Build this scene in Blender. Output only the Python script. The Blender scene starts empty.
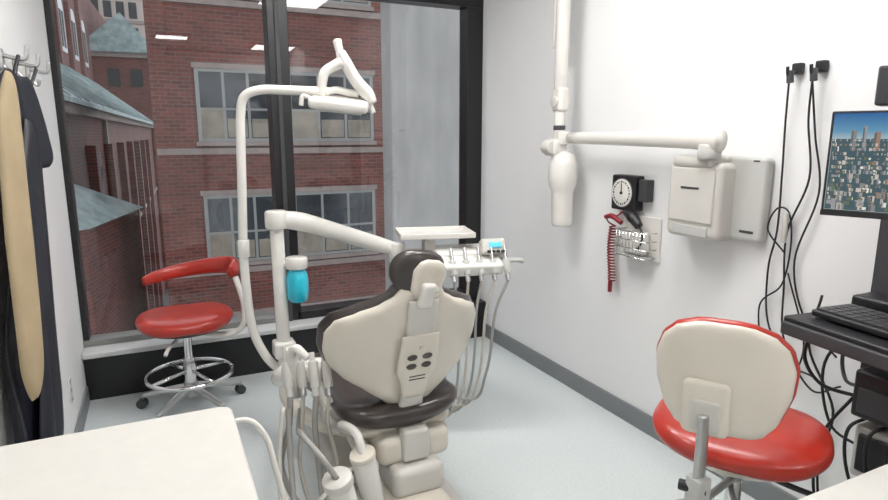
import bpy, bmesh, math, random
from mathutils import Vector, Matrix
random.seed(3)
SC=bpy.context.scene
COL=bpy.context.collection
# ---------------------------------------------------------------- helpers
def mat(n,c,r=.5,metal=0,noise=.04,scale=8,bump=0,emit=0,ecol=None,coat=0,stretch=None):
    m=bpy.data.materials.new(n); m.use_nodes=True; nt=m.node_tree; b=nt.nodes['Principled BSDF']
    b.inputs['Roughness'].default_value=r; b.inputs['Metallic'].default_value=metal
    if coat: b.inputs['Coat Weight'].default_value=coat; b.inputs['Coat Roughness'].default_value=.12
    tc=nt.nodes.new('ShaderNodeTexCoord'); nz=nt.nodes.new('ShaderNodeTexNoise'); nz.inputs['Scale'].default_value=scale; nz.inputs['Detail'].default_value=5
    if stretch:
        mp=nt.nodes.new('ShaderNodeMapping'); mp.inputs['Scale'].default_value=stretch; nt.links.new(tc.outputs['Object'],mp.inputs[0]); nt.links.new(mp.outputs[0],nz.inputs['Vector'])
    else: nt.links.new(tc.outputs['Object'],nz.inputs['Vector'])
    cr=nt.nodes.new('ShaderNodeValToRGB')
    cr.color_ramp.elements[0].position=.3; cr.color_ramp.elements[1].position=.7
    cr.color_ramp.elements[0].color=(*[max(0,x*(1-noise)) for x in c],1); cr.color_ramp.elements[1].color=(*[min(1,x*(1+noise)) for x in c],1)
    nt.links.new(nz.outputs['Fac'],cr.inputs['Fac']); nt.links.new(cr.outputs['Color'],b.inputs['Base Color'])
    if bump:
        bp=nt.nodes.new('ShaderNodeBump'); bp.inputs['Strength'].default_value=bump; bp.inputs['Distance'].default_value=.01
        nt.links.new(nz.outputs['Fac'],bp.inputs['Height']); nt.links.new(bp.outputs['Normal'],b.inputs['Normal'])
    if emit:
        b.inputs['Emission Color'].default_value=(*(ecol or c),1); b.inputs['Emission Strength'].default_value=emit
    return m
def brickmat(n,ax,c1,c2,mortar,scale=1.0):
    m=bpy.data.materials.new(n); m.use_nodes=True; nt=m.node_tree; b=nt.nodes['Principled BSDF']; b.inputs['Roughness'].default_value=.85
    tc=nt.nodes.new('ShaderNodeTexCoord'); sp=nt.nodes.new('ShaderNodeSeparateXYZ'); cb=nt.nodes.new('ShaderNodeCombineXYZ')
    nt.links.new(tc.outputs['Object'],sp.inputs[0]); nt.links.new(sp.outputs[ax],cb.inputs[0]); nt.links.new(sp.outputs[2],cb.inputs[1])
    br=nt.nodes.new('ShaderNodeTexBrick'); br.inputs['Scale'].default_value=scale
    br.inputs['Brick Width'].default_value=.24; br.inputs['Row Height'].default_value=.08; br.inputs['Mortar Size'].default_value=.009
    br.inputs['Color1'].default_value=(*c1,1); br.inputs['Color2'].default_value=(*c2,1); br.inputs['Mortar'].default_value=(*mortar,1)
    nt.links.new(cb.outputs[0],br.inputs['Vector'])
    nz=nt.nodes.new('ShaderNodeTexNoise'); nz.inputs['Scale'].default_value=.7; nz.inputs['Detail'].default_value=6
    nt.links.new(cb.outputs[0],nz.inputs['Vector'])
    mx=nt.nodes.new('ShaderNodeMixRGB'); mx.blend_type='MULTIPLY'; mx.inputs['Fac'].default_value=.7
    nt.links.new(br.outputs['Color'],mx.inputs[1]); nt.links.new(nz.outputs['Fac'],mx.inputs[2])
    nt.links.new(mx.outputs[0],b.inputs['Base Color'])
    return m
PARENT=[None]
def link(o,m=None,smooth=False):
    COL.objects.link(o)
    if m: o.data.materials.append(m)
    if smooth:
        for p in o.data.polygons: p.use_smooth=True
    if PARENT[0]:
        o.parent=PARENT[0]; o.matrix_parent_inverse=Matrix.Translation(-Vector(PARENT[0].location))
    return o
def grp(n,loc=(0,0,0)):
    e=bpy.data.objects.new(n,None); e.empty_display_size=.1; e.location=loc; COL.objects.link(e); PARENT[0]=e; return e
def end(shift=None):
    if shift: PARENT[0].location=Vector(PARENT[0].location)+Vector(shift)
    PARENT[0]=None
def frombm(n,bm,m,smooth=False):
    bmesh.ops.recalc_face_normals(bm,faces=bm.faces)
    me=bpy.data.meshes.new(n); bm.to_mesh(me); bm.free()
    return link(bpy.data.objects.new(n,me),m,smooth)
def box(n,a,b,m,bev=0,seg=2,rotz=0,piv=None,tilt=None):
    bm=bmesh.new(); bmesh.ops.create_cube(bm,size=1)
    c=Vector([(a[i]+b[i])/2 for i in range(3)])
    for v in bm.verts: v.co=Vector([v.co[i]*abs(b[i]-a[i]) for i in range(3)])
    if bev: bmesh.ops.bevel(bm,geom=list(bm.edges),offset=bev,segments=seg,profile=.5,affect='EDGES')
    M=Matrix.Translation(c)
    if tilt: M=M@tilt
    if rotz:
        pv=Vector(piv) if piv else c
        M=Matrix.Translation(pv)@Matrix.Rotation(rotz,4,'Z')@Matrix.Translation(-pv)@M
    bmesh.ops.transform(bm,matrix=M,verts=bm.verts)
    o=frombm(n,bm,m,bool(bev))
    if bev: o.modifiers.new('wn','WEIGHTED_NORMAL')
    return o
def lathe(n,prof,M,m,seg=28,smooth=True):
    if not isinstance(M,Matrix): M=Matrix.Translation(M)
    bm=bmesh.new(); rings=[]
    for (r,z) in prof:
        if r<1e-6: rings.append([bm.verts.new((0,0,z))])
        else: rings.append([bm.verts.new((r*math.cos(2*math.pi*i/seg),r*math.sin(2*math.pi*i/seg),z)) for i in range(seg)])
    for A,B in zip(rings,rings[1:]):
        for i in range(seg):
            j=(i+1)%seg
            if len(A)==1 and len(B)==1: continue
            if len(A)==1: bm.faces.new((A[0],B[i],B[j]))
            elif len(B)==1: bm.faces.new((A[i],A[j],B[0]))
            else: bm.faces.new((A[i],A[j],B[j],B[i]))
    bmesh.ops.transform(bm,matrix=M,verts=bm.verts)
    o=frombm(n,bm,m,smooth)
    md=o.modifiers.new('es','EDGE_SPLIT'); md.split_angle=math.radians(40)
    return o
def cyl(n,p1,p2,r,m,r2=None,seg=28,bev=0):
    p1=Vector(p1); p2=Vector(p2); d=p2-p1; L=d.length; r2=r if r2 is None else r2
    prof=[(0,0),(r-bev,0),(r-bev*.3,bev*.3),(r,bev),(r2,L-bev),(r2-bev*.3,L-bev*.3),(r2-bev,L),(0,L)] if bev else [(0,0),(r,0),(r2,L),(0,L)]
    q=d.to_track_quat('Z','Y').to_matrix().to_4x4()
    return lathe(n,prof,Matrix.Translation(p1)@q,m,seg)
def catmull(pts,res=8):
    P=[Vector(p) for p in pts]
    if len(P)<3: return P
    Q=[P[0]*2-P[1]]+P+[P[-1]*2-P[-2]]; out=[]
    for i in range(1,len(Q)-2):
        for k in range(res):
            t=k/res; a,b,c,d=Q[i-1],Q[i],Q[i+1],Q[i+2]
            out.append(.5*((2*b)+(c-a)*t+(2*a-5*b+4*c-d)*t*t+(3*b-a-3*c+d)*t**3))
    out.append(P[-1]); return out
def sweep(n,pts,r,m,seg=10,res=8,flat=1.0,curve=True):
    P=catmull(pts,res) if curve else [Vector(p) for p in pts]
    N=len(P); bm=bmesh.new(); rings=[]
    T=[(P[min(i+1,N-1)]-P[max(i-1,0)]).normalized() for i in range(N)]
    up=Vector((0,0,1)) if abs(T[0].z)<.9 else Vector((1,0,0))
    nrm=(up-T[0]*up.dot(T[0])).normalized()
    for i in range(N):
        nrm=(nrm-T[i]*nrm.dot(T[i])).normalized(); bn=T[i].cross(nrm)
        if isinstance(r,(list,tuple)):
            x=i/(N-1)*(len(r)-1); k=min(int(x),len(r)-2); rr=r[k]+(r[k+1]-r[k])*(x-k)
        else: rr=r
        rings.append([bm.verts.new(P[i]+nrm*rr*math.cos(2*math.pi*j/seg)+bn*rr*flat*math.sin(2*math.pi*j/seg)) for j in range(seg)])
    for A,B in zip(rings,rings[1:]):
        for j in range(seg): bm.faces.new((A[j],A[(j+1)%seg],B[(j+1)%seg],B[j]))
    bm.faces.new(rings[0][::-1]); bm.faces.new(rings[-1])
    return frombm(n,bm,m,True)
def interp(tab):
    def f(x):
        if x<=tab[0][0]: return tab[0][1]
        for (a,b),(c,d) in zip(tab,tab[1:]):
            if x<=c:
                t=(x-a)/(c-a); t=t*t*(3-2*t)*.4+t*.6; return b+(d-b)*t
        return tab[-1][1]
    return f
def pillow(n,o,ux,uy,L,hw,th,m,bend=lambda u,w:0,nu=24,nw=32,pe=6,pw=10,one=0,off=lambda w:0):
    o=Vector(o); ux=Vector(ux).normalized(); uy=Vector(uy).normalized(); nn=ux.cross(uy)
    bm=bmesh.new(); F=[];Bk=[]
    for j in range(nw+1):
        tt=j/nw; tt=.5-.5*math.cos(math.pi*tt); w=L*tt; h=hw(w)
        a=[];b=[]
        for i in range(nu+1):
            s=-math.cos(math.pi*i/nu); u=s*h
            e=max(0,1-abs(s)**pe)**.5*max(0,1-abs(2*tt-1)**pw)**.5
            base=o+ux*(u+off(w))+uy*w+nn*bend(u,w)
            a.append(bm.verts.new(base+nn*th/2*e)); b.append(bm.verts.new(base-nn*th/2*e*(1-one)))
        F.append(a);Bk.append(b)
    for G in (F,Bk):
        for j in range(nw):
            for i in range(nu): bm.faces.new((G[j][i],G[j][i+1],G[j+1][i+1],G[j+1][i]))
    bmesh.ops.remove_doubles(bm,verts=bm.verts,dist=1e-5)
    return frombm(n,bm,m,True)
def poly(n,verts,faces,m):
    bm=bmesh.new(); vs=[bm.verts.new(v) for v in verts]
    for f in faces: bm.faces.new([vs[i] for i in f])
    return frombm(n,bm,m)
def rrect(w0,L,r):
    def f(w):
        d=min(w,L-w)
        if d>=r: return w0
        return w0-r+math.sqrt(max(0,r*r-(r-d)**2))
    return f
def ell(h,L,p=2.0,q=None):
    return lambda w:h*max(.0005,(1-abs((w-L/2)/(L/2*1.0005))**p))**(1/(q or p))
# ---------------------------------------------------------------- materials
M_wall=mat('wall_paint',(.80,.80,.80),.65,noise=.012,scale=3,bump=.02)
M_ceil=mat('ceiling_tile',(.8,.8,.79),.9)
M_base=mat('baseboard_vinyl',(.20,.21,.22),.5)
M_blk=mat('black_frame_metal',(.010,.010,.012),.35)
M_bplas=mat('black_plastic',(.013,.013,.015),.4)
M_dgrey=mat('dark_grey_plastic',(.05,.05,.055),.5)
M_sill=mat('sill_board',(.55,.56,.55),.4)
M_cream=mat('cream_plastic',(.69,.64,.555),.28,noise=.02,coat=.35)
M_white=mat('white_plastic',(.73,.71,.67),.25,noise=.02,coat=.35)
M_grey=mat('grey_plastic',(.50,.50,.48),.4,noise=.02)
M_lgrey=mat('light_grey_plastic',(.60,.58,.54),.35,noise=.02,coat=.2)
M_brown=mat('brown_vinyl',(.042,.033,.03),.3,noise=.15,scale=20,coat=.3)
M_red=mat('red_vinyl',(.42,.026,.014),.34,noise=.12,scale=12,coat=.25)
M_chrome=mat('chrome',(.74,.74,.74),.14,metal=1,noise=.02)
M_alu=mat('cast_aluminium',(.52,.52,.52),.28,metal=.9,noise=.04)
M_count=mat('laminate_counter',(.68,.66,.62),.35,noise=.02,scale=30)
M_blue=mat('blue_bottle_plastic',(.02,.50,.66),.25,noise=.15,coat=.4)
M_hose=mat('grey_hose',(.33,.32,.30),.5)
M_hoseb=mat('beige_hose',(.5,.47,.42),.5)
M_navy=mat('black_vinyl_apron',(.010,.011,.018),.42,noise=.3,scale=5,bump=.3)
M_tan=mat('tan_lining',(.40,.31,.19),.8,noise=.1,scale=6,bump=.2)
M_cordr=mat('red_cord',(.22,.008,.018),.45)
M_conc=mat('stained_concrete',(.235,.228,.22),.95,noise=.13,scale=2.0,stretch=(2.0,2.0,.6))
M_limes=mat('limestone_band',(.22,.18,.165),.9,noise=.1)
M_slate=mat('slate_roof',(.24,.30,.30),.7,noise=.3,scale=3)
M_beige=mat('beige_tower',(.36,.31,.28),.9,noise=.1)
M_wframe=mat('window_trim_paint',(.22,.22,.21),.6)
M_dglass=mat('dark_window_glass',(.03,.035,.04),.12,noise=.6,scale=.8)
M_dwin=mat('dark_recess',(.018,.018,.02),.6,noise=.3)
M_blind=mat('window_blind',(.20,.175,.14),.7,noise=.3,scale=2)
M_cyan=mat('display_cyan',(.1,.5,.7),.3,emit=.4)
M_archw=mat('arched_window_paint',(.50,.52,.53),.6)
M_brickX=brickmat('brick_front',0,(.24,.062,.046),(.135,.038,.032),(.18,.13,.11))
M_brickY=brickmat('brick_side',1,(.23,.064,.048),(.135,.040,.034),(.18,.14,.13))
def floormat():
    m=bpy.data.materials.new('vinyl_floor'); m.use_nodes=True; nt=m.node_tree; b=nt.nodes['Principled BSDF']; b.inputs['Roughness'].default_value=.2
    tc=nt.nodes.new('ShaderNodeTexCoord'); v=nt.nodes.new('ShaderNodeTexNoise'); v.inputs['Scale'].default_value=90; v.inputs['Detail'].default_value=3
    nt.links.new(tc.outputs['Object'],v.inputs['Vector'])
    cr=nt.nodes.new('ShaderNodeValToRGB'); cr.color_ramp.elements[0].position=.3; cr.color_ramp.elements[0].color=(.60,.645,.645,1)
    cr.color_ramp.elements[1].position=.65; cr.color_ramp.elements[1].color=(.67,.71,.71,1)
    nt.links.new(v.outputs['Fac'],cr.inputs['Fac']); nt.links.new(cr.outputs['Color'],b.inputs['Base Color'])
    return m
M_floor=floormat()
def glassmat():
    m=bpy.data.materials.new('window_glass'); m.use_nodes=True; nt=m.node_tree; nt.nodes.clear()
    o=nt.nodes.new('ShaderNodeOutputMaterial'); mx=nt.nodes.new('ShaderNodeMixShader'); t=nt.nodes.new('ShaderNodeBsdfTransparent'); g=nt.nodes.new('ShaderNodeBsdfGlossy')
    t.inputs['Color'].default_value=(.88,.90,.90,1); g.inputs['Roughness'].default_value=.0
    fr=nt.nodes.new('ShaderNodeFresnel'); fr.inputs['IOR'].default_value=1.6
    nt.links.new(fr.outputs[0],mx.inputs[0]); nt.links.new(t.outputs[0],mx.inputs[1]); nt.links.new(g.outputs[0],mx.inputs[2]); nt.links.new(mx.outputs[0],o.inputs[0])
    return m
M_glass=glassmat()
def emi(n,c,s=1.0):
    m=bpy.data.materials.new(n); m.use_nodes=True; b=m.node_tree.nodes['Principled BSDF']; b.inputs['Base Color'].default_value=(0,0,0,1); b.inputs['Roughness'].default_value=.2
    b.inputs['Emission Color'].default_value=(*c,1); b.inputs['Emission Strength'].default_value=s; return m
def skymat():
    m=emi('screen_sky',(0,0,0)); nt=m.node_tree; b=nt.nodes['Principled BSDF']
    tc=nt.nodes.new('ShaderNodeTexCoord'); sp=nt.nodes.new('ShaderNodeSeparateXYZ'); nt.links.new(tc.outputs['Generated'],sp.inputs[0])
    sk=nt.nodes.new('ShaderNodeValToRGB'); s=sk.color_ramp.elements; s[0].position=.70; s[0].color=(.45,.50,.50,1); s[1].color=(.01,.10,.30,1)
    x=s.new(.82); x.color=(.10,.27,.42,1)
    nt.links.new(sp.outputs[2],sk.inputs[0]); nt.links.new(sk.outputs[0],b.inputs['Emission Color']); return m
M_sky=skymat()
# ---------------------------------------------------------------- room shell
RX,LX,WY,BY,CZ=2.10,-.43,3.75,-2.5,2.75
box('floor',(LX-.1,BY-.1,-.1),(RX+.1,WY+.2,0),M_floor)
box('wall_right',(RX,BY-.1,0),(RX+.1,WY+.2,CZ),M_wall)
box('wall_left',(LX-.1,BY-.1,0),(LX,WY+.2,CZ),M_wall)
box('wall_back',(LX,BY-.1,0),(RX,BY,CZ),M_wall)
box('ceiling',(LX-.1,BY-.1,CZ),(RX+.1,WY+.2,CZ+.05),M_ceil)
box('baseboard_right',(RX-.012,BY,0),(RX,WY-.09,.10),M_base,.003)
box('baseboard_left',(LX,BY,0),(LX+.012,WY-.12,.10),M_base,.003)
grp('window_1',(.85,WY,1.2))
box('sill_panel',(LX,WY-.09,0),(RX,WY+.12,.262),M_blk,.003)
box('head_frame',(LX,WY,2.29),(RX,WY+.12,CZ),M_blk)
box('jamb_left',(LX,WY-.0,.26),(LX+.03,WY+.12,2.29),M_blk,.003)
box('jamb_right',(RX-.12,WY,.26),(RX,WY+.12,2.29),M_blk,.003)
box('mullion',(.66,WY-.02,.26),(.78,WY+.12,2.29),M_blk,.004)
box('mullion_cover',(.70,WY-.032,.26),(.725,WY-.02,2.29),M_dgrey,.003)
box('bottom_rail_left',(LX,WY-.01,.26),(.67,WY+.1,.32),M_wframe,.003)
box('bottom_rail_right',(.76,WY-.02,.26),(RX-.11,WY+.1,.34),M_blk,.003)
poly('glass_left',[(LX+.03,WY+.05,.3),(.66,WY+.05,.3),(.66,WY+.05,2.3),(LX+.03,WY+.05,2.3)],[(0,1,2,3)],M_glass)
poly('glass_right',[(.78,WY+.05,.3),(RX-.12,WY+.05,.3),(RX-.12,WY+.05,2.3),(.78,WY+.05,2.3)],[(0,1,2,3)],M_glass)
end()
box('trim_sill',(LX,WY-.15,.258),(1.0,WY-.012,.288),M_sill,.006)
M_em=mat('light_diffuser',(1,1,1),.5,emit=22,ecol=(1,.985,.965))
for x,y,s in [(.36,-1.45,.2),(1.35,1.45,.3),(1.75,-1.9,.3),(.80,2.4,.3),(.2,1.45,.2)]:
    grp('ceiling_light_panel',(x,y,CZ-.03)); e=s-.01; f=s+.02
    box('diffuser',(x-e,y-e,CZ-.03),(x+e,y+e,CZ-.02),M_em)
    for a,b in [((x-f,y-f),(x+f,y-e)),((x-f,y+e),(x+f,y+f)),((x-f,y-e),(x-e,y+e)),((x+e,y-e),(x+f,y+e))]:
        box('rim',(*a,CZ-.04),(*b,CZ),M_white)
    end()
# ---------------------------------------------------------------- exterior
FY=14
grp('brick_office_building',(4,FY,0))
box('facade',(.12,FY,-9),(9,FY+3,9),M_brickX)
for z in (1.04,-1.62,4.1,-4.4): box('stone_band',(.10,FY-.06,z),(9,FY,z+.13),M_limes)
for z in (3.2,.72,-1.95): box('brick_course',(.11,FY-.025,z),(9,FY,z+.07),M_brickX)
box('corner_pier',(.08,FY-.05,-9),(.45,FY,9),M_brickX)
def fwin(x0,x1,z0,z1,n):
    box('surround',(x0-.05,FY-.03,z0-.05),(x1+.05,FY,z1+.05),M_wframe)
    box('lintel',(x0-.1,FY-.05,z1+.05),(x1+.1,FY,z1+.16),M_limes)
    box('stone_sill',(x0-.1,FY-.08,z0-.14),(x1+.1,FY,z0-.05),M_limes)
    w=(x1-x0)/n
    for i in range(n):
        a=x0+i*w+.03; b=x0+(i+1)*w-.03; zm=z0+(z1-z0)*.45
        box('pane_upper',(a,FY-.035,zm+.025),(b,FY-.025,z1-.02),M_dglass)
        box('pane_lower',(a,FY-.035,z0+.02),(b,FY-.025,zm-.025),M_blind if i%3==0 else M_dglass)
        box('blind',(a+.02,FY-.04,z0+.04),(b-.02,FY-.034,zm-.2),M_blind)
for z0 in (1.36,-1.32,-4.1,4.4):
    fwin(.98,2.5,z0,z0+1.42,3); fwin(2.9,4.8,z0,z0+1.42,3); fwin(5.3,7,z0,z0+1.42,3)
end()
grp('concrete_pillar',(4,7.2,0))
box('shaft',(2.66,7,-9),(6,7.35,8),M_conc,.03)
for z in (-3,0,3,6): box('joint',(2.66,6.995,z),(6,7,z+.02),M_limes)
end()
grp('brick_church_building',(-1.75,10.7,0))
RM=Matrix.Translation((-1.75,10.7,0))@Matrix.Rotation(math.radians(-3.1),4,'Z')
parts=[]
parts.append(box('lower_wall',(-8,0,-9),(0,48,2.25),M_brickY))
parts.append(box('clerestory_wall',(-9,0,2),(-3.0,48,10),M_brickY))
parts.append(poly('aisle_roof',[(.35,-.3,2.15),(.35,34,2.15),(-3.0,34,4.75),(-3.0,-.3,4.75),(.35,-.3,2.05),(.35,34,2.05)],[(0,1,2,3),(0,4,5,1)],M_slate))
for i in range(28):
    y=.2+i*1.2; parts.append(sweep('roof_seam',[(.35,y,2.17),(-3.0,y,4.77)],.02,M_slate,seg=6,curve=False))
parts.append(box('eave_cornice',(0,-.1,1.88),(.2,34,2.08),M_limes))
# transept closing the far end of the nave
parts.append(box('transept',(-3,34,-9),(.65,46,6.3),M_brickX))
parts.append(box('transept_cornice',(-3,33.9,6.3),(.8,46,6.65),M_limes))
parts.append(poly('transept_roof',[(-4,33.8,6.6),(.9,33.8,6.6),(.9,46,6.6),(-4,46,6.6),(-1.2,33.8,9.0),(-1.2,46,9.0)],[(0,1,4),(1,2,5,4),(0,4,5,3)],M_slate))
for xx in (-2.2,-.9):
    parts.append(box('transept_window',(xx,33.93,4.5),(xx+.7,34,5.6),M_dwin))
for i in range(7):
    y=10+i*3.4
    parts.append(box('clerestory_window',(-3.02,y,5.4),(-2.93,y+1.5,7.2),M_archw))
    parts.append(cyl('window_arch',(-3.02,y+.75,7.2),(-2.93,y+.75,7.2),.75,M_archw))
    for q in (.35,.95): parts.append(box('glazing',(-2.94,y+q-.12,5.6),(-2.90,y+q+.18,7.3),M_dwin))
    parts.append(box('pilaster',(-3.0,y-1.2,4.2),(-2.8,y-.7,10),M_brickY))
for i in range(7):
    y=7.5+i*3.4
    parts.append(box('aisle_window',(-.05,y,-1.2),(.02,y+1.1,.6),M_dwin))
    parts.append(cyl('aisle_arch',(-.05,y+.55,.6),(.02,y+.55,.6),.55,M_dwin))
    parts.append(box('lower_window',(-.05,y,-5.2),(.02,y+1.0,-3.2),M_dwin))
    parts.append(box('buttress',(0,y-1.4,-9),(.22,y-.9,1.2),M_brickY))
parts.append(box('string_course',(0,0,-2.1),(.08,34,-1.95),M_limes))
parts.append(box('downpipe',(.0,9.6,-6),(.12,9.72,2.0),M_wframe))
ax=[(-.3,1.2),(.4,2.1),(1.05,5.3),(0,8)]
parts.append(poly('annex_wall',[(x,y,-9) for x,y in ax]+[(x,y,-.25) for x,y in ax],[(0,1,5,4),(1,2,6,5),(2,3,7,6)],M_brickY))
parts.append(poly('annex_roof',[(-.4,1.0,-.25),(.5,2.0,-.25),(1.18,5.4,-.25),(0,8.3,-.25),(-.25,3.6,.62)],[(0,1,4),(1,2,4),(2,3,4)],M_slate))
for o in parts: o.data.transform(RM)
end()
grp('beige_tower_building',(-3,72,10))
box('tower',(-14,70,-9),(.9,78,40),M_beige)
for k in range(8):
    box('floor_band',(-14,69.85,9.9+k*2.4),(.9,70,10.2+k*2.4),M_limes)
    for i in range(12): box('tower_window',(-13+i*1.1,69.9,8+k*2.4),(-12.3+i*1.1,70,9.5+k*2.4),M_dwin)
end()
box('street_ground',(-40,4.5,-9.3),(40,90,-9),mat('asphalt',(.08,.08,.085),.9))
# ---------------------------------------------------------------- DENTAL CHAIR
CX=.775
grp('dental_chair',(CX,2.1,0))
hwb=interp([(0,.055),(.035,.10),(.08,.165),(.12,.235),(.165,.282),(.22,.298),(.29,.295),(.345,.268),(.39,.205),(.43,.135),(.465,.09),(.50,.072)])
UYv=Vector((0,-.30,.954)).normalized(); UY=tuple(UYv); BO=Vector((CX,1.93,.475)); NB=Vector((0,UYv.z,-UYv.y))
B=1.25
pillow('back_shell',BO,(-1,0,0),UY,.50,hwb,.045,M_cream,lambda u,w:B*u*u,40,40,10,14)
pillow('back_cushion',BO+NB*.04-UYv*.004,(-1,0,0),UY,.515,lambda w:hwb(w-.006)+.010,.06,M_brown,lambda u,w:B*u*u,40,40,5,10)
def onback(u,w,d): return BO+Vector((u,0,0))+UYv*w-NB*(d-B*u*u)
pillow('spine_cover',onback(0,-.13,.030),(-1,0,0),UY,.60,interp([(0,.052),(.2,.046),(.4,.05),(.6,.055)]),.03,M_lgrey,nu=12,pe=8)
pillow('spine_plate',onback(.0,.07,.046),(-1,0,0),UY,.27,interp([(0,.045),(.06,.055),(.12,.078),(.27,.07)]),.018,M_cream,nu=12,pe=8,pw=8)
for u in (-.028,.028):
    for w in (.205,.242):
        pillow('button',onback(u,w,.056),(-1,0,0),UY,.024,ell(.019,.024),.014,M_brown,nu=8,nw=8,pe=3,pw=3)
for k in range(2): box('label',tuple(onback(-.03,.155+.014*k,.0575)),tuple(onback(.03,.158+.014*k,.0565)+Vector((0,.002,.004))),M_dgrey)
cyl('rivet',onback(0,.29,.052),onback(0,.29,.060),.008,M_lgrey)
# headrest
for s in (-.018,.018): box('headrest_stem',(CX+s-.007,1.765,.90),(CX+s+.007,1.775,.99),M_chrome,.002)
HU=Vector((.16,-.22,.96)).normalized()
HRo=Vector((CX-.022,1.80,.93))
pillow('headrest_cushion',HRo,(-1,0,.16),HU,.155,ell(.098,.155,2.3),.06,M_brown,lambda u,w:2.2*u*u,24,24,4,4)
HRn=Vector((-1,0,.16)).normalized().cross(HU)
pillow('headrest_shell',HRo-HRn*.032+Vector((.024,0,-.012)),(-1,0,.16),HU,.145,interp([(0,.03),(.03,.054),(.10,.06),(.13,.045),(.145,.02)]),.03,M_cream,lambda u,w:1.5*u*u,16,16,5,5)
pillow('headrest_bracket',HRo-HRn*.052+Vector((.016,0,-.03)),(-1,0,.1),HU,.09,rrect(.026,.09,.012),.03,M_white,nu=10,nw=12)
cyl('headrest_knob',HRo-HRn*.058+Vector((.02,0,.035)),HRo-HRn*.053+Vector((.065,0,.03)),.014,M_white,bev=.003)
# seat
pillow('seat_shell',(CX,1.92,.385),(1,0,0),(0,1,0),.68,rrect(.20,.68,.08),.08,M_cream,nu=20,pe=8)
pillow('seat_cushion',(CX-.015,1.86,.455),(1,0,0),(0,1,0),.74,rrect(.24,.74,.13),.11,M_brown,lambda u,w:.6*u*u-.02+.02*max(0,(.2-w)/.2)**2,nu=28,pe=4)
pillow('leg_rest_shell',(CX,2.52,.38),(1,0,0),(0,.80,-.60),.36,rrect(.17,.36,.07),.05,M_cream,nu=16)
pillow('leg_rest_cushion',(CX,2.53,.43),(1,0,0),(0,.80,-.60),.38,rrect(.19,.38,.08),.08,M_brown,nu=16)
box('back_hinge_housing',(CX-.135,1.86,.27),(CX+.15,2.14,.385),M_cream,.035,4)
box('lift_housing',(CX-.10,1.80,.17),(CX+.10,2.2,.285),M_lgrey,.03,4)
box('hinge_bracket',(CX-.05,1.835,.29),(CX+.055,1.90,.41),M_lgrey,.015,3)
box('lift_column',(CX-.10,1.95,.07),(CX+.10,2.35,.36),M_cream,.03,4)
box('lower_cover',(CX-.14,1.70,.07),(CX+.10,2.0,.18),M_cream,.035,4)
cyl('pivot_cap',(CX+.145,1.95,.33),(CX+.165,1.95,.33),.04,M_lgrey,bev=.006)
cyl('side_actuator',(CX-.17,1.84,.30),(CX-.17,2.05,.33),.03,M_cream,bev=.008)
pillow('base_plate',(CX,1.55,.04),(1,0,0),(0,1,0),1.3,rrect(.21,1.3,.12),.08,M_lgrey,nu=16,pe=12,pw=30)
sweep('armrest_bar',[(CX-.20,2.0,.40),(CX-.27,2.02,.42),(CX-.29,2.06,.50),(CX-.29,2.12,.55),(CX-.29,2.2,.56)],.018,M_white)
sweep('support_arm',[(CX-.05,2.3,.2),(CX-.2,2.45,.2),(.49,2.68,.22),(.49,2.76,.30)],.035,M_cream,seg=14)
end()
# ---------------------------------------------------------------- LIGHT + DELIVERY
grp('dental_operatory_light',(.36,2.82,0))
sweep('pole',[(.49,2.76,.30),(.47,2.768,.345),(.41,2.80,.42),(.362,2.825,.55),(.345,2.83,.75),(.343,2.832,.95),(.352,2.826,1.2),(.36,2.823,1.42),(.366,2.82,1.54),(.385,2.81,1.615),(.45,2.78,1.643),(.55,2.732,1.642),(.72,2.65,1.635)],.0205,M_white,seg=14)
cyl('pole_collar',(.344,2.83,.90),(.345,2.83,.98),.026,M_white,bev=.003)
er=Vector((.901,-.434,0)); ef=Vector((.434,.901,0)); LO=Vector((.743,2.639,1.634))
def L(r,f,z): return tuple(LO+er*r+ef*f+Vector((0,0,z)))
sweep('yoke_right',[L(.03,0,.165),L(.05,0,.12),L(.09,.0,.05),L(.14,0,-.01),L(.16,0,-.05)],[.020,.026,.026,.028,.022],M_white,flat=1.4)
sweep('yoke_left',[L(-.06,0,-.02),L(-.055,0,.04),L(-.04,0,.085),L(.01,.0,.115),L(.035,0,.125)],[.018,.022,.022,.028],M_white,flat=1.4)
sweep('yoke_top',[L(.04,0,.12),L(.025,0,.17),L(.015,0,.215)],[.028,.018,.020],M_white)
cyl('yoke_knob',L(.005,0,.205),L(.035,0,.205),.017,M_white,bev=.004)
sweep('rear_link',[L(-.04,0,0),L(.0,.02,.01),L(.05,.02,.0),L(.1,.01,-.01)],.016,M_white)
ang=math.atan2(er.y,er.x)
hc=LO+er*.02+Vector((0,0,-.045)); TL=Matrix.Rotation(math.radians(6),4,'Y')@Matrix.Rotation(math.radians(14),4,'X')
box('lamp_head',tuple(hc-Vector((.13,.07,.028))),tuple(hc+Vector((.13,.07,.022))),M_white,.02,4,rotz=ang,tilt=TL)
box('lamp_lens',tuple(hc-Vector((.10,.045,.036))),tuple(hc+Vector((.10,.045,-.028))),mat('lamp_lens',(.5,.5,.5),.1),.003,2,rotz=ang,tilt=TL)
sweep('handle_left',[L(-.09,-.04,-.035),L(-.13,-.05,-.02),L(-.14,-.05,-.06)],.010,M_white)
cyl('handle_right',L(.15,0,-.05),L(.165,0,-.09),.012,M_white,bev=.003)
end()
grp('dental_delivery_unit',(.49,2.76,0))
cyl('post',(.49,2.76,.28),(.484,2.763,1.05),.031,M_white,bev=.004)
cyl('post_cap',(.484,2.763,1.03),(.484,2.763,1.115),.05,M_white,bev=.012)
sweep('swing_arm',[(.49,2.76,1.075),(.6,2.752,1.055),(.8,2.74,.985),(.95,2.728,.93),(1.04,2.72,.90)],[.040,.044,.040,.038,.032],M_white,seg=16,flat=.75)
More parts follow.
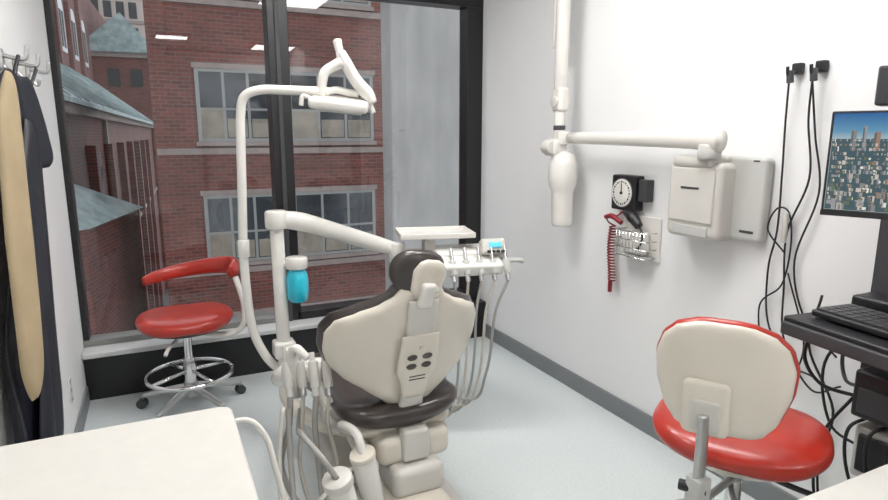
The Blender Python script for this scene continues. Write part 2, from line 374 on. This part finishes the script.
cyl('swing_arm_knuckle',(1.05,2.72,.83),(1.05,2.72,.93),.042,M_white,bev=.01)
sweep('head_link',[(1.05,2.72,.85),(1.15,2.68,.845),(1.25,2.62,.86)],.028,M_white)
cyl('bottle_cap',(.56,2.73,.845),(.56,2.73,.90),.05,M_white,bev=.008)
cyl('bottle_neck_bracket',(.49,2.76,.87),(.56,2.73,.87),.02,M_white)
lathe('water_bottle',[(0,0),(.035,0),(.046,.012),(.05,.05),(.05,.11),(.042,.14),(.03,.155),(0,.155)],(.56,2.73,.69),M_blue)
box('lower_clamp',(.44,2.71,.42),(.54,2.81,.50),M_white,.015,3)
dr=-math.radians(14)
box('tray_support',(1.18,2.66,.87),(1.24,2.72,.95),M_white,.01)
box('instrument_tray',(1.06,2.58,.955),(1.43,2.82,.967),M_white,.004,rotz=dr)
for a,b in [((1.06,2.58),(1.43,2.588)),((1.06,2.812),(1.43,2.82)),((1.06,2.588),(1.068,2.812)),((1.422,2.588),(1.43,2.812))]:
    box('tray_lip',(*a,.96),(*b,.982),M_white,.003,rotz=dr,piv=(1.245,2.70,.96))
PV=(1.36,2.61,.85)
box('control_head',(1.20,2.50,.84),(1.54,2.72,.90),M_white,.02,4,rotz=dr,piv=PV)
box('control_head_front',(1.20,2.42,.805),(1.52,2.54,.87),M_white,.018,4,rotz=dr,piv=PV,tilt=Matrix.Rotation(.35,4,'X'))
box('keypad',(1.42,2.47,.88),(1.54,2.53,.955),M_lgrey,.012,3,rotz=dr,piv=PV,tilt=Matrix.Rotation(-.4,4,'X'))
box('keypad_display',(1.455,2.463,.92),(1.515,2.478,.945),M_cyan,.003,2,rotz=dr,piv=PV,tilt=Matrix.Rotation(-.4,4,'X'))
for k in range(4): box('keypad_button',(1.445+k*.023,2.452,.898),(1.46+k*.023,2.468,.91),M_dgrey,.002,2,rotz=dr,piv=PV)
sweep('unit_handle',[(1.50,2.46,.85),(1.57,2.43,.85),(1.60,2.44,.84),(1.595,2.50,.84)],.012,M_grey)
for i in range(5):
    x=1.235+i*.064; y=2.49-.25*(x-1.24)
    cyl('handpiece_holder',(x,y-.01,.865),(x,y-.04,.80),.019,M_grey,bev=.003)
    cyl('handpiece',(x,y+.005,.925),(x,y-.04,.77),.009,M_chrome,r2=.012)
    x2=1.10+.03*i
    sweep('handpiece_hose',[(x,y-.04,.77),(x+.015-.02*i,y-.035,.62),(x+.03-.03*i,y-.03,.40),(x+.01-.03*i,y-.02,.17+.03*i),(x-.06-.02*i,y,.06+.03*i),(x2+.02,y+.02,.07+.03*i),(x2-.02,y+.05,.25),(x2,y+.08,.5),(1.16+.01*i,y+.11,.72),(1.2+.01*i,2.58,.85)],.007,M_hoseb if i%2 else M_hose,seg=8)
end()
grp('assistant_instrument_arm',(.44,2.1,0))
sweep('arm',[(.50,2.68,.40),(.42,2.5,.44),(.38,2.3,.5),(.40,2.16,.56)],.028,M_white,seg=14)
box('holder_block',(.36,2.03,.575),(.51,2.13,.645),M_white,.02,4,rotz=-.4)
cyl('suction_gun_body',(.40,2.07,.52),(.385,2.04,.715),.024,M_white,r2=.02,bev=.006)
sweep('suction_gun_tip',[(.385,2.04,.70),(.40,2.01,.72),(.43,1.98,.69)],[.018,.016,.012],M_white)
for i in range(4):
    x=.372+i*.042; y=2.07-.017*i
    cyl('valve_holder',(x,y-.01,.66),(x,y-.035,.57),.017,M_lgrey if i%2 else M_white,bev=.003)
    cyl('suction_valve',(x,y+.01,.71-.012*i),(x,y-.04,.54),.011,M_alu if i%2 else M_white,r2=.013)
    sweep('suction_hose',[(x,y-.04,.54),(x-.01,y-.05,.44),(x-.05+.02*i,y-.08,.30),(x+.0,y-.16,.18-.02*i),(x+.10,y-.16,.17+.03*i),(.62,1.98,.25+.02*i)],.008 if i%2 else .011,M_hoseb if i%2 else M_hose,seg=8)
sweep('loop_hose',[(.34,2.0,.52),(.31,1.95,.35),(.30,1.85,.22),(.36,1.78,.24),(.46,1.8,.30),(.60,1.9,.32)],.009,M_lgrey,seg=8)
sweep('loop_hose_low',[(.36,2.02,.50),(.34,1.9,.30),(.33,1.75,.12),(.40,1.68,.06),(.5,1.7,.08)],.010,M_hose,seg=8)
cyl('saliva_tube_grip',(.46,2.05,.60),(.50,1.99,.50),.020,M_white,bev=.005)
end()
grp('vacuum_canister',(.47,1.72,0))
cyl('body',(.50,1.74,.18),(.45,1.70,.36),.042,M_white,bev=.01)
cyl('lid',(.45,1.70,.36),(.44,1.693,.395),.049,M_lgrey,bev=.008)
cyl('second_body',(.59,1.78,.2),(.55,1.76,.40),.040,M_white,bev=.01)
cyl('second_lid',(.55,1.76,.40),(.545,1.758,.42),.044,M_cream,bev=.006)
sweep('drain_hose',[(.48,1.74,.22),(.5,1.7,.1),(.55,1.7,.03),(.7,1.8,.03)],.014,M_hose)
sweep('top_hose',[(.55,1.76,.41),(.54,1.8,.47),(.52,1.9,.46),(.56,2.0,.38),(.68,2.0,.34)],.015,M_white)
sweep('side_hose',[(.44,1.69,.39),(.40,1.72,.46),(.37,1.85,.48),(.39,2.0,.42),(.42,2.1,.45)],.010,M_hose)
cyl('stand',(.53,1.76,.0),(.53,1.76,.25),.03,M_lgrey)
end()
# ---------------------------------------------------------------- STOOLS
def stool_base(cx,cy,R,rot,hub=.10,n=5,mt=M_alu):
    cyl('hub',(cx,cy,hub-.04),(cx,cy,hub+.05),.035,mt,bev=.006)
    for i in range(n):
        a=rot+2*math.pi*i/n; c,s=math.cos(a),math.sin(a)
        sweep('leg',[(cx+.02*c,cy+.02*s,hub+.015),(cx+R*.5*c,cy+R*.5*s,hub-.005),(cx+R*c,cy+R*s,.065)],[.022,.019,.014],mt,flat=1.1)
        for k in (-1,1):
            q=Vector((cx+R*c,cy+R*s,.026))+Vector((-s,c,0))*k*.014
            cyl('caster_wheel',q-Vector((-s,c,0))*.008,q+Vector((-s,c,0))*.008,.026,M_dgrey,bev=.003)
        cyl('caster_stem',(cx+R*c,cy+R*s,.04),(cx+R*c,cy+R*s,.075),.01,mt)
sx,sy_=.09,3.34
grp('dental_stool',(sx,sy_,0))
stool_base(sx,sy_,.265,math.radians(14))
cyl('gas_column',(sx,sy_,.1),(sx,sy_,.44),.022,M_chrome)
cyl('column_sleeve',(sx,sy_,.1),(sx,sy_,.28),.03,M_chrome)
ring=[(sx+.215*math.cos(t*math.pi/16),sy_+.215*math.sin(t*math.pi/16),.19) for t in range(33)]
sweep('foot_ring',ring,.011,M_chrome,res=2)
cyl('ring_collar',(sx,sy_,.19),(sx,sy_,.24),.034,M_chrome)
for k in range(4):
    a=k*math.pi/2+.5; sweep('ring_spoke',[(sx,sy_,.21),(sx+.215*math.cos(a),sy_+.215*math.sin(a),.19)],.009,M_chrome,curve=False)
box('mechanism',(sx-.08,sy_-.06,.41),(sx+.08,sy_+.06,.445),M_white,.01)
lathe('seat_pan',[(0,0),(.14,0),(.20,.012),(.21,.03),(0,.03)],(sx,sy_,.44),M_dgrey,seg=40)
pillow('seat_cushion',(sx,sy_-.22,.495),(1,0,0),(0,1,0),.44,ell(.238,.44,2.4),.10,M_red,lambda u,w:.25*u*u-.005,32,32,4,4)
arc=[(sx+.025+.24*math.cos(math.radians(a)),sy_+.03+.19*math.sin(math.radians(a)),.715+.03*math.cos(math.radians(a))) for a in range(-30,151,18)]
sweep('arm_pad',arc,[.030,.050,.052,.048,.044,.040,.036,.033,.024],M_red,seg=14,flat=.55)
sweep('arm_support',[(sx+.05,sy_,.42),(sx+.18,sy_-.07,.405),(sx+.27,sy_-.09,.44),(sx+.29,sy_-.08,.55),(sx+.27,sy_-.05,.66),(sx+.26,sy_-.03,.70)],.016,M_white,seg=12,flat=1.3)
sweep('height_lever',[(sx-.03,sy_-.05,.42),(sx-.09,sy_-.16,.40),(sx-.11,sy_-.22,.385)],.010,M_white)
end()
ax_,ay=1.45,1.067
grp('dental_stool',(ax_,ay,0))
stool_base(ax_,ay,.27,math.radians(50))
cyl('column_sleeve',(ax_,ay,.1),(ax_,ay,.32),.032,M_chrome)
cyl('gas_column',(ax_,ay,.1),(ax_,ay,.54),.022,M_chrome)
ring=[(ax_+.22*math.cos(t*math.pi/16),ay+.22*math.sin(t*math.pi/16),.25) for t in range(33)]
sweep('foot_ring',ring,.010,M_chrome,res=2)
for k in range(4):
    a=k*math.pi/2+.2; sweep('ring_spoke',[(ax_,ay,.27),(ax_+.22*math.cos(a),ay+.22*math.sin(a),.25)],.008,M_chrome,curve=False)
lathe('seat_pan',[(0,0),(.13,0),(.185,.018),(.205,.04),(0,.04)],(ax_,ay,.553),M_cream,seg=40)
az=math.radians(57); fx=Vector((math.sin(az),math.cos(az),0)); rx=Vector((fx.y,-fx.x,0))
so=Vector((ax_,ay,.625))-fx*.21
pillow('seat_cushion',so,rx,fx,.42,ell(.230,.42,2.6),.10,M_red,lambda u,w:.3*u*u-.012,36,36,4,4)
bc=Vector((1.185,.932,.735)); bu=(Vector((0,0,1))-fx*.10).normalized()
hb=interp([(0,.078),(.012,.103),(.05,.130),(.12,.151),(.18,.154),(.23,.139),(.262,.110),(.280,.070),(.287,.035)])
hb2=interp([(0,.082),(.012,.107),(.05,.135),(.12,.157),(.18,.161),(.23,.146),(.266,.115),(.286,.07),(.293,.035)])
pillow('backrest_shell',bc,-rx,bu,.287,hb,.035,M_cream,lambda u,w:1.2*u*u,32,32,8,10)
pillow('backrest_cushion',bc+fx*.030-Vector((0,0,.003)),-rx,bu,.293,hb2,.055,M_red,lambda u,w:1.2*u*u,32,32,4,6)
bb=bc-fx*.022-rx*.025
pillow('bracket_frame',bb+Vector((0,0,.0)),-rx,bu,.145,rrect(.055,.145,.02),.022,M_cream,nu=12,pe=8)
pillow('bracket_inset',bb-fx*.008+Vector((0,0,.012)),-rx,bu,.085,rrect(.036,.085,.01),.016,M_lgrey,nu=12,pe=8)
p0=bb-fx*.02
sweep('back_post',[tuple(p0+Vector((0,0,.06))),tuple(p0+Vector((0,0,0))),tuple(p0-Vector((0,0,.12))),tuple(p0-Vector((0,0,.19))+fx*.03),tuple(Vector((ax_,ay,.52))-fx*.10)],.019,M_alu,flat=.5)
box('post_clamp',tuple(p0+Vector((-.022,-.022,-.17))),tuple(p0+Vector((.022,.022,-.10))),M_grey,.006)
cyl('post_knob',p0-Vector((0,0,.135))-rx*.045,p0-Vector((0,0,.135))+rx*.02,.014,M_bplas,bev=.003)
box('mechanism',(ax_-.09,ay-.07,.51),(ax_+.09,ay+.07,.553),M_alu,.01)
sweep('lever',[tuple(Vector((ax_,ay,.525))),tuple(Vector((ax_,ay,.515))+rx*.12-fx*.04),tuple(Vector((ax_,ay,.505))+rx*.21-fx*.05)],.008,M_bplas)
sweep('lever',[tuple(Vector((ax_,ay,.52))),tuple(Vector((ax_,ay,.50))+rx*.0-fx*.10),tuple(Vector((ax_,ay,.47))+rx*.03-fx*.18)],.008,M_alu)
end()
# ---------------------------------------------------------------- RIGHT WALL EQUIPMENT (modelled against x=2.13, then moved to the wall)
SH=(-.0305,-.065,0)
grp('dental_xray_unit',(2.1,1.8,1.2))
box('wall_plate',(2.085,1.565,1.04),(2.13,1.87,1.37),M_grey,.02,5)
box('wall_plate_label',(2.083,1.60,1.075),(2.086,1.66,1.085),M_dgrey); box('wall_plate_light',(2.083,1.60,1.35),(2.086,1.625,1.356),M_dgrey)
box('control_box',(2.0,1.70,1.03),(2.13,1.965,1.345),M_lgrey,.03,5)
box('control_box_panel',(1.992,1.72,1.10),(2.006,1.94,1.32),M_lgrey,.006,3)
box('control_box_label',(1.989,1.79,1.235),(1.993,1.88,1.243),M_dgrey)
box('control_box_recess',(1.994,1.74,1.045),(2.002,1.92,1.085),M_grey,.003)
box('control_box_top',(1.99,1.74,1.32),(2.13,1.94,1.37),M_lgrey,.02,4)
cyl('arm_pivot',(2.0,1.76,1.355),(2.0,1.76,1.40),.045,M_grey,bev=.01)
cyl('arm_pivot_cap',(2.0,1.76,1.38),(2.0,1.76,1.415),.042,M_lgrey,bev=.008)
sweep('horizontal_arm',[(2.0,1.71,1.428),(2.0,1.76,1.43),(2.0,2.0,1.433),(2.0,2.65,1.435)],[.044,.044,.038,.034,.028],M_white,seg=20,flat=.8)
cyl('elbow',(2.0,2.70,1.40),(2.0,2.70,1.47),.036,M_white,bev=.006)
cyl('scissor_arm_lower',(2.0,2.74,1.68),(2.0,2.74,2.5),.036,M_white,bev=.006)
cyl('scissor_arm_upper',(2.0,2.80,1.9),(2.0,2.80,2.5),.016,M_white,bev=.006)
cyl('scissor_top_joint',(1.96,2.79,2.5),(2.04,2.79,2.5),.06,M_white,bev=.01)
box('scissor_joint',(1.965,2.70,1.57),(2.035,2.78,1.70),M_white,.02,4)
cyl('joint_pin',(1.955,2.74,1.62),(2.045,2.74,1.62),.03,M_lgrey,bev=.004)
cyl('neck',(2.0,2.74,1.42),(2.0,2.74,1.58),.028,M_white,bev=.004)
cyl('neck_ring',(2.0,2.74,1.475),(2.0,2.74,1.50),.032,M_dgrey,bev=.004)
box('head_yoke',(1.93,2.69,1.34),(2.03,2.80,1.43),M_white,.025,4)
cyl('yoke_dial',(1.935,2.77,1.385),(1.935,2.70,1.385),.035,M_lgrey,bev=.005)
lathe('tube_head',[(0,0),(.048,0),(.054,.006),(.056,.02),(.058,.17),(.060,.19),(.072,.215),(.078,.26),(.076,.33),(.06,.38),(.03,.40),(0,.40)],Matrix.Translation((2.01,2.70,.965))@Matrix.Rotation(-.03,4,'X'),M_white)
cyl('control_ring',(2.01,2.703,1.175),(2.01,2.703,1.185),.064,M_grey,bev=.002)
end(SH)
grp('blood_pressure_gauge',(2.1,2.3,1.18))
box('gauge_body',(2.07,2.225,1.09),(2.13,2.39,1.26),M_bplas,.01,3)
cyl('dial_face',(2.072,2.31,1.175),(2.064,2.31,1.175),.068,M_white,bev=.002)
cyl('dial_rim',(2.074,2.31,1.175),(2.066,2.31,1.175),.073,M_dgrey,bev=.002)
for k in range(24):
    a=k*math.pi/12; y=2.31+.054*math.cos(a); z=1.175+.054*math.sin(a); s=.003 if k%2 else .0045; box('tick',(2.061,y-s*.6,z-s),(2.064,y+s*.6,z+s),M_bplas)
box('needle',(2.060,2.308,1.172),(2.062,2.312,1.222),M_bplas); cyl('needle_hub',(2.064,2.31,1.175),(2.058,2.31,1.175),.007,M_bplas)
box('side_bracket',(2.085,2.165,1.14),(2.13,2.222,1.245),M_dgrey,.006)
pts=[]
for k in range(0,19*8+1):
    a=k/8*2*math.pi; z=1.0-.28*k/152; pts.append((2.09+.016*math.cos(a),2.385+.016*math.sin(a)+.01*math.sin(k*.03),z))
sweep('coiled_cord',pts,.0042,M_cordr,seg=6,res=1)
sweep('cord_lead',[(2.08,2.30,1.09),(2.07,2.34,1.06),(2.07,2.41,1.05),(2.08,2.41,1.02),(2.105,2.385,1.0)],.004,M_cordr)
sweep('cord_grip',[(2.07,2.42,1.045),(2.06,2.36,1.055),(2.065,2.30,1.03)],[.011,.014,.012],M_cordr)
cyl('plug_end',(2.09,2.385,.72),(2.09,2.385,.66),.011,M_cordr,bev=.004)
end(SH)
grp('instrument_basket',(2.1,2.2,.95))
box('back_plate',(2.118,2.10,.86),(2.13,2.33,1.07),M_white,.004)
for k in range(9):
    y=2.125+k*.023; sweep('wire',[(2.045,y,1.0),(2.045,y,.88),(2.115,y,.875)],.0022,M_chrome,seg=6,curve=False)
for z in (.88,.92,.96,1.0):
    sweep('wire_rail',[(2.118,2.118,z),(2.045,2.118,z),(2.045,2.315,z),(2.118,2.315,z)],.003,M_chrome,seg=8,curve=False)
box('tray_floor',(2.05,2.13,.878),(2.117,2.305,.884),M_grey)
box('cuff_roll',(2.06,2.15,.89),(2.115,2.29,1.00),M_white,.015,3)
sweep('cuff_bulb',[(2.065,2.28,1.085),(2.055,2.22,1.07),(2.055,2.17,1.03)],[.012,.027,.020],M_bplas)
sweep('cuff_tube',[(2.06,2.17,1.03),(2.05,2.14,.98),(2.05,2.16,.93),(2.07,2.2,.92)],.005,M_bplas,seg=6)
end(SH)
grp('sensor_cables_on_hooks',(2.1,1.45,1.6))
for (y,s) in ((1.49,0),(1.405,1)):
    box('hook_block',(2.105,y-.018,1.66),(2.13,y+.018,1.70),M_bplas,.005)
    sweep('hook',[(2.11,y,1.67),(2.07,y,1.655),(2.06,y,1.685)],.006,M_bplas)
    cyl('connector',(2.075,y,1.672),(2.075,y-.005,1.63),.012,M_dgrey,bev=.002)
CB=dict(seg=6)
sweep('cable',[(2.075,1.49,1.66),(2.10,1.505,1.5),(2.105,1.50,1.3),(2.11,1.50,1.1),(2.11,1.52,.95),(2.11,1.50,.75),(2.10,1.40,.62),(2.10,1.3,.60)],.0037,M_bplas,**CB)
sweep('cable',[(2.075,1.405,1.66),(2.10,1.42,1.5),(2.11,1.40,1.3),(2.11,1.46,1.1),(2.11,1.45,.9),(2.10,1.42,.7),(2.10,1.30,.55),(2.10,1.2,.6)],.0037,M_bplas,**CB)
sweep('cable',[(2.075,1.41,1.66),(2.10,1.39,1.45),(2.11,1.36,1.25),(2.11,1.42,1.0),(2.11,1.36,.8),(2.09,1.22,.7)],.0035,M_bplas,**CB)
sweep('looped_cable',[(2.11,1.46,1.02),(2.10,1.53,1.1),(2.11,1.51,1.18),(2.11,1.46,1.17),(2.11,1.44,1.05),(2.11,1.46,.9),(2.11,1.54,.8),(2.11,1.50,.62),(2.11,1.40,.55),(2.11,1.35,.7),(2.11,1.44,.95)],.0035,M_bplas,**CB)
cyl('sensor_handle',(2.10,1.465,1.17),(2.10,1.463,1.06),.010,M_lgrey,bev=.002)
sweep('floor_cable',[(2.1,1.30,.9),(2.11,1.33,.7),(2.11,1.22,.5),(2.11,1.25,.3),(2.08,1.20,.1),(2.05,1.15,.01)],.0045,M_bplas,**CB)
end((-.0305,-.045,0))
grp('wall_mounted_computer_workstation',(2.0,1.0,1.2))
box('rail',(2.05,1.01,.62),(2.099,1.13,1.66),M_bplas,.008)
box('rail_cover',(2.02,1.03,.75),(2.05,1.11,1.60),M_dgrey,.006)
mdv=Vector((.355,-.935,0)); mn=Vector((-.935,-.355,0)); m0=Vector((1.645,1.065,0))
ROT=Matrix(((mdv.x,-mn.x,0,0),(mdv.y,-mn.y,0,0),(0,0,1,0),(0,0,0,1)))
def obox(n,x0,x1,y0,y1,z0,z1,m,bev=0):
    bm=bmesh.new(); bmesh.ops.create_cube(bm,size=1)
    for v in bm.verts: v.co=Vector((v.co.x*(x1-x0),v.co.y*(y1-y0),v.co.z*(z1-z0)))
    if bev: bmesh.ops.bevel(bm,geom=list(bm.edges),offset=bev,segments=2,profile=.5,affect='EDGES')
    bmesh.ops.transform(bm,matrix=Matrix.Translation(m0)@ROT@Matrix.Translation(((x0+x1)/2,(y0+y1)/2,(z0+z1)/2)),verts=bm.verts)
    return frombm(n,bm,m)
obox('monitor_case',0,.49,0,.035,1.235,1.512,M_bplas,.004)
obox('monitor_screen',.007,.483,-.0015,.002,1.252,1.506,M_sky)
# wallpaper: aerial city picture, flat patches on the screen
cols=[(.34,.33,.30),(.18,.18,.17),(.46,.42,.36),(.26,.15,.11),(.09,.10,.11),(.035,.075,.09),(.62,.60,.54),(.04,.06,.05),(.09,.12,.06),(.24,.24,.25)]
bms=[bmesh.new() for _ in cols]
def patch(k,x0,x1,z0,z1,d):
    b=bms[k]; vs=[b.verts.new(m0+mdv*x+mn*(.0016+d)+Vector((0,0,z))) for x,z in ((x0,z0),(x1,z0),(x1,z1),(x0,z1))]; b.faces.new(vs)
rr=random.Random(11)
patch(5,.008,.482,1.253,1.44,0)
for row in range(16):
    zb=1.436-row*.0118; s=.30+row*.058; d=.00003*(row+1)
    for k in range(95-row*4):
        x=rr.uniform(.009,.479-.012*s); w_=rr.uniform(.004,.013)*s; h=rr.uniform(.005,.019)*s*(1.9 if row<4 and rr.random()<.25 else 1)
        z0=max(1.253,zb-h*.4); z1=min(1.47,z0+h); k2=rr.choice([0,0,1,2,2,3,4,6,7,8,9,9]); x1=min(x+w_,.482)
        patch(k2,x,x1,z0,z1,d+k*2e-7)
        if row>1 and rr.random()<.7:
            patch(4 if k2 not in(4,7) else 1,x,x+(x1-x)*.35,z0,z1-h*.15,d+k*2e-7+1e-6)
for (x,w_,z1,k) in ((.05,.012,1.463,1),(.075,.009,1.472,9),(.10,.014,1.458,3),(.13,.008,1.468,0),(.16,.012,1.46,1),(.2,.012,1.472,4),(.24,.016,1.46,2),(.33,.012,1.476,1),(.4,.016,1.46,0)):
    patch(k,x,x+w_,1.41,z1,.000034); patch(4,x,x+w_*.4,1.41,z1-.003,.000038)
for k,b in enumerate(bms): frombm('wallpaper_patch',b,emi('screen_colour_%d'%k,cols[k],1.15))
obox('monitor_chin',0,.49,-.004,0,1.235,1.250,M_bplas)
obox('monitor_mount',.18,.30,.035,.12,1.30,1.44,M_bplas,.005)
sweep('monitor_arm',[(1.84,.88,1.37),(1.95,.95,1.37),(2.04,1.05,1.37)],.025,M_bplas,curve=False)
obox('speaker_box',.085,.34,.03,.11,1.525,1.625,M_dgrey,.006)
obox('speaker_post',.18,.22,.05,.09,1.44,1.53,M_bplas)
box('tray',(1.61,.70,.905),(2.0,1.11,.93),M_bplas,.006,rotz=-.12)
box('tray_front_rail',(1.595,.70,.875),(1.62,1.11,.915),M_dgrey,.006,rotz=-.12,piv=(1.8,.855,.9))
box('tray_arm',(1.95,1.0,.87),(2.07,1.10,.91),M_bplas,.008)
box('keyboard',(1.66,.70,.935),(1.82,1.07,.955),M_bplas,.006,rotz=-.12,piv=(1.8,.855,.9))
bm=bmesh.new()
for r in range(5):
    for c in range(13):
        mm=Matrix.Translation((1.682+r*.028,.722+c*.0272,.957))@Matrix.Diagonal((.024,.023,.006,1))
        bmesh.ops.create_cube(bm,size=1,matrix=mm)
bmesh.ops.transform(bm,matrix=Matrix.Translation((1.8,.855,0))@Matrix.Rotation(-.12,4,'Z')@Matrix.Translation((-1.8,-.855,0)),verts=bm.verts)
frombm('keyboard_keys',bm,M_dgrey)
box('document_block',(1.88,.87,.93),(1.99,1.09,.975),M_bplas,.01)
box('computer_case',(1.88,.74,.60),(2.09,1.05,.75),M_bplas,.01)
box('computer_case_face',(1.872,.76,.62),(1.882,1.03,.70),M_dgrey,.004)
box('power_supply_case',(1.90,.74,.40),(2.09,1.04,.57),M_lgrey,.01)
box('power_supply_face',(1.885,.76,.43),(1.90,1.02,.55),M_bplas,.005)
box('case_bracket',(2.07,.99,.40),(2.099,1.06,.9),M_bplas,.004)
for k in range(5):
    y=1.01-.06*k
    sweep('power_cable',[(1.93,y,.60),(1.87,y+.03,.56),(1.86,y+.02,.45),(1.88,y-.03,.30),(1.98,y,.2)],.0055,M_bplas,seg=6)
sweep('hanging_cable',[(2.05,1.10,.87),(2.03,1.17,.75),(2.0,1.14,.66),(1.93,1.05,.68)],.006,M_bplas,seg=6)
sweep('hanging_cable',[(1.75,1.10,.90),(1.77,1.14,.78),(1.84,1.12,.68),(1.9,1.03,.66)],.006,M_bplas,seg=6)
sweep('hanging_cable',[(2.0,1.10,.88),(1.98,1.2,.7),(1.98,1.16,.5),(2.0,1.06,.45)],.005,M_bplas,seg=6)
sweep('hanging_cable',[(1.9,1.05,.66),(1.88,1.12,.5),(1.9,1.14,.3),(1.95,1.1,.1),(2.0,1.0,.01)],.005,M_bplas,seg=6)
end((.0,-.035,0))
# ---------------------------------------------------------------- LEFT WALL
grp('coat_hook_rail',(-.40,2.5,1.7))
box('rail',(LX,2.30,1.66),(LX+.018,2.95,1.71),M_white,.004)
for y in (2.40,2.62,2.87):
    box('hook_plate',(LX+.018,y-.015,1.655),(LX+.03,y+.015,1.72),M_alu,.004)
    sweep('hook',[(LX+.025,y,1.70),(LX+.07,y,1.69),(LX+.09,y,1.695),(LX+.095,y,1.73)],.007,M_alu)
    sweep('hook_lower',[(LX+.025,y,1.67),(LX+.05,y,1.64),(LX+.06,y,1.665)],.006,M_alu)
end()
grp('lead_apron',(-.38,2.3,1.2))
foldn=lambda u,w:.012*math.sin(u*38+w*3)+.006*math.sin(w*14)
pillow('black_apron',(-.385,2.28,.52),(0,1,0),(0,0,1),1.13,interp([(0,.26),(.05,.29),(.5,.23),(.70,.17),(.82,.20),(.98,.24),(1.05,.20),(1.13,.08)]),.035,M_navy,foldn,36,48,6,12,off=lambda w:-.20+.26*w)
pillow('black_apron_fold',(-.345,2.02,.50),(0,1,0),(0,0,1),1.0,interp([(0,.12),(.1,.17),(.5,.13),(.8,.09),(1.0,.05)]),.035,M_navy,lambda u,w:.012*math.sin(u*40+w*2),24,40,6,12,off=lambda w:.02+.28*w)
pillow('shoulder_strap',(-.335,2.42,1.34),(0,1,0),(-.12,0,1),.30,interp([(0,.03),(.05,.10),(.12,.12),(.2,.07),(.30,.04)]),.03,M_navy,lambda u,w:.02*math.sin(u*30),20,20,5,8)
pillow('tan_lining',(-.342,1.79,.74),(0,1,0),(0,0,1),.88,interp([(0,.015),(.1,.05),(.45,.085),(.75,.08),(.88,.035)]),.03,M_tan,lambda u,w:.01*math.sin(u*30+w*2),30,40,6,12,off=lambda w:.08+.20*w)
sweep('hanging_loop',[(-.36,2.40,1.70),(-.37,2.36,1.64),(-.36,2.30,1.58)],.006,M_navy)
sweep('hanging_loop_far',[(-.345,2.62,1.68),(-.36,2.58,1.62),(-.365,2.50,1.55)],.006,M_navy)
end()
grp('wall_outlet',(LX,3.09,.29))
box('plate',(LX,3.055,.235),(LX+.006,3.125,.35),M_white,.002)
for z in (.27,.315): box('socket',(LX+.006,3.075,z-.012),(LX+.008,3.105,z+.012),M_lgrey,.001)
end()
# ---------------------------------------------------------------- COUNTERS
def counter(n,x0,x1,y0,y1,z,lm):
    grp(n,((x0+x1)/2,(y0+y1)/2,0))
    bm=bmesh.new(); bmesh.ops.create_cube(bm,size=1)
    for v in bm.verts: v.co=Vector(((x0+x1)/2+v.co.x*(x1-x0),(y0+y1)/2+v.co.y*(y1-y0),z-.02+v.co.z*.04))
    ed=[e for e in bm.edges if abs(e.verts[0].co.z-e.verts[1].co.z)>.01]
    bmesh.ops.bevel(bm,geom=ed,offset=.035,segments=6,profile=.5,affect='EDGES')
    bmesh.ops.bevel(bm,geom=[e for e in bm.edges if abs(e.verts[0].co.z-e.verts[1].co.z)<1e-5 and len(e.link_faces)==2 and e.calc_face_angle(0)>1],offset=.008,segments=3,profile=.5,affect='EDGES')
    o=frombm('top',bm,M_count,True); o.modifiers.new('wn','WEIGHTED_NORMAL')
    box('cabinet',(x0+.03 if lm else x0+.05,y0+.03,0),(x1-.05,y1-.05,z-.04),M_white,.004)
    end()
counter('counter_cabinet',LX+.002,.135,.35,1.585,.75,True)
counter('counter_cabinet',1.02,RX-.002,.05,.66,.75,False)
grp('bent_grab_rail',(.2,1.66,.6))
sweep('tube',[(.09,1.69,.60),(.15,1.70,.64),(.20,1.69,.635),(.235,1.67,.58),(.25,1.65,.50),(.27,1.64,.40),(.30,1.63,.28),(.33,1.66,.15),(.36,1.70,.01)],.009,M_white)
end()
# ---------------------------------------------------------------- world, camera
w=bpy.data.worlds.new('overcast_sky'); SC.world=w; w.use_nodes=True
bg=w.node_tree.nodes['Background']; bg.inputs[0].default_value=(.90,.94,1,1); bg.inputs[1].default_value=1.9
c=bpy.data.cameras.new('camera'); c.lens=600/888*36; c.sensor_width=36; co=bpy.data.objects.new('camera',c); COL.objects.link(co)
co.location=(0,0,1.45); co.rotation_euler=(math.pi/2-math.atan(115/600),0,-math.atan(294/611)); SC.camera=co
c.clip_start=.02; c.clip_end=300
SC.view_settings.view_transform='Standard'
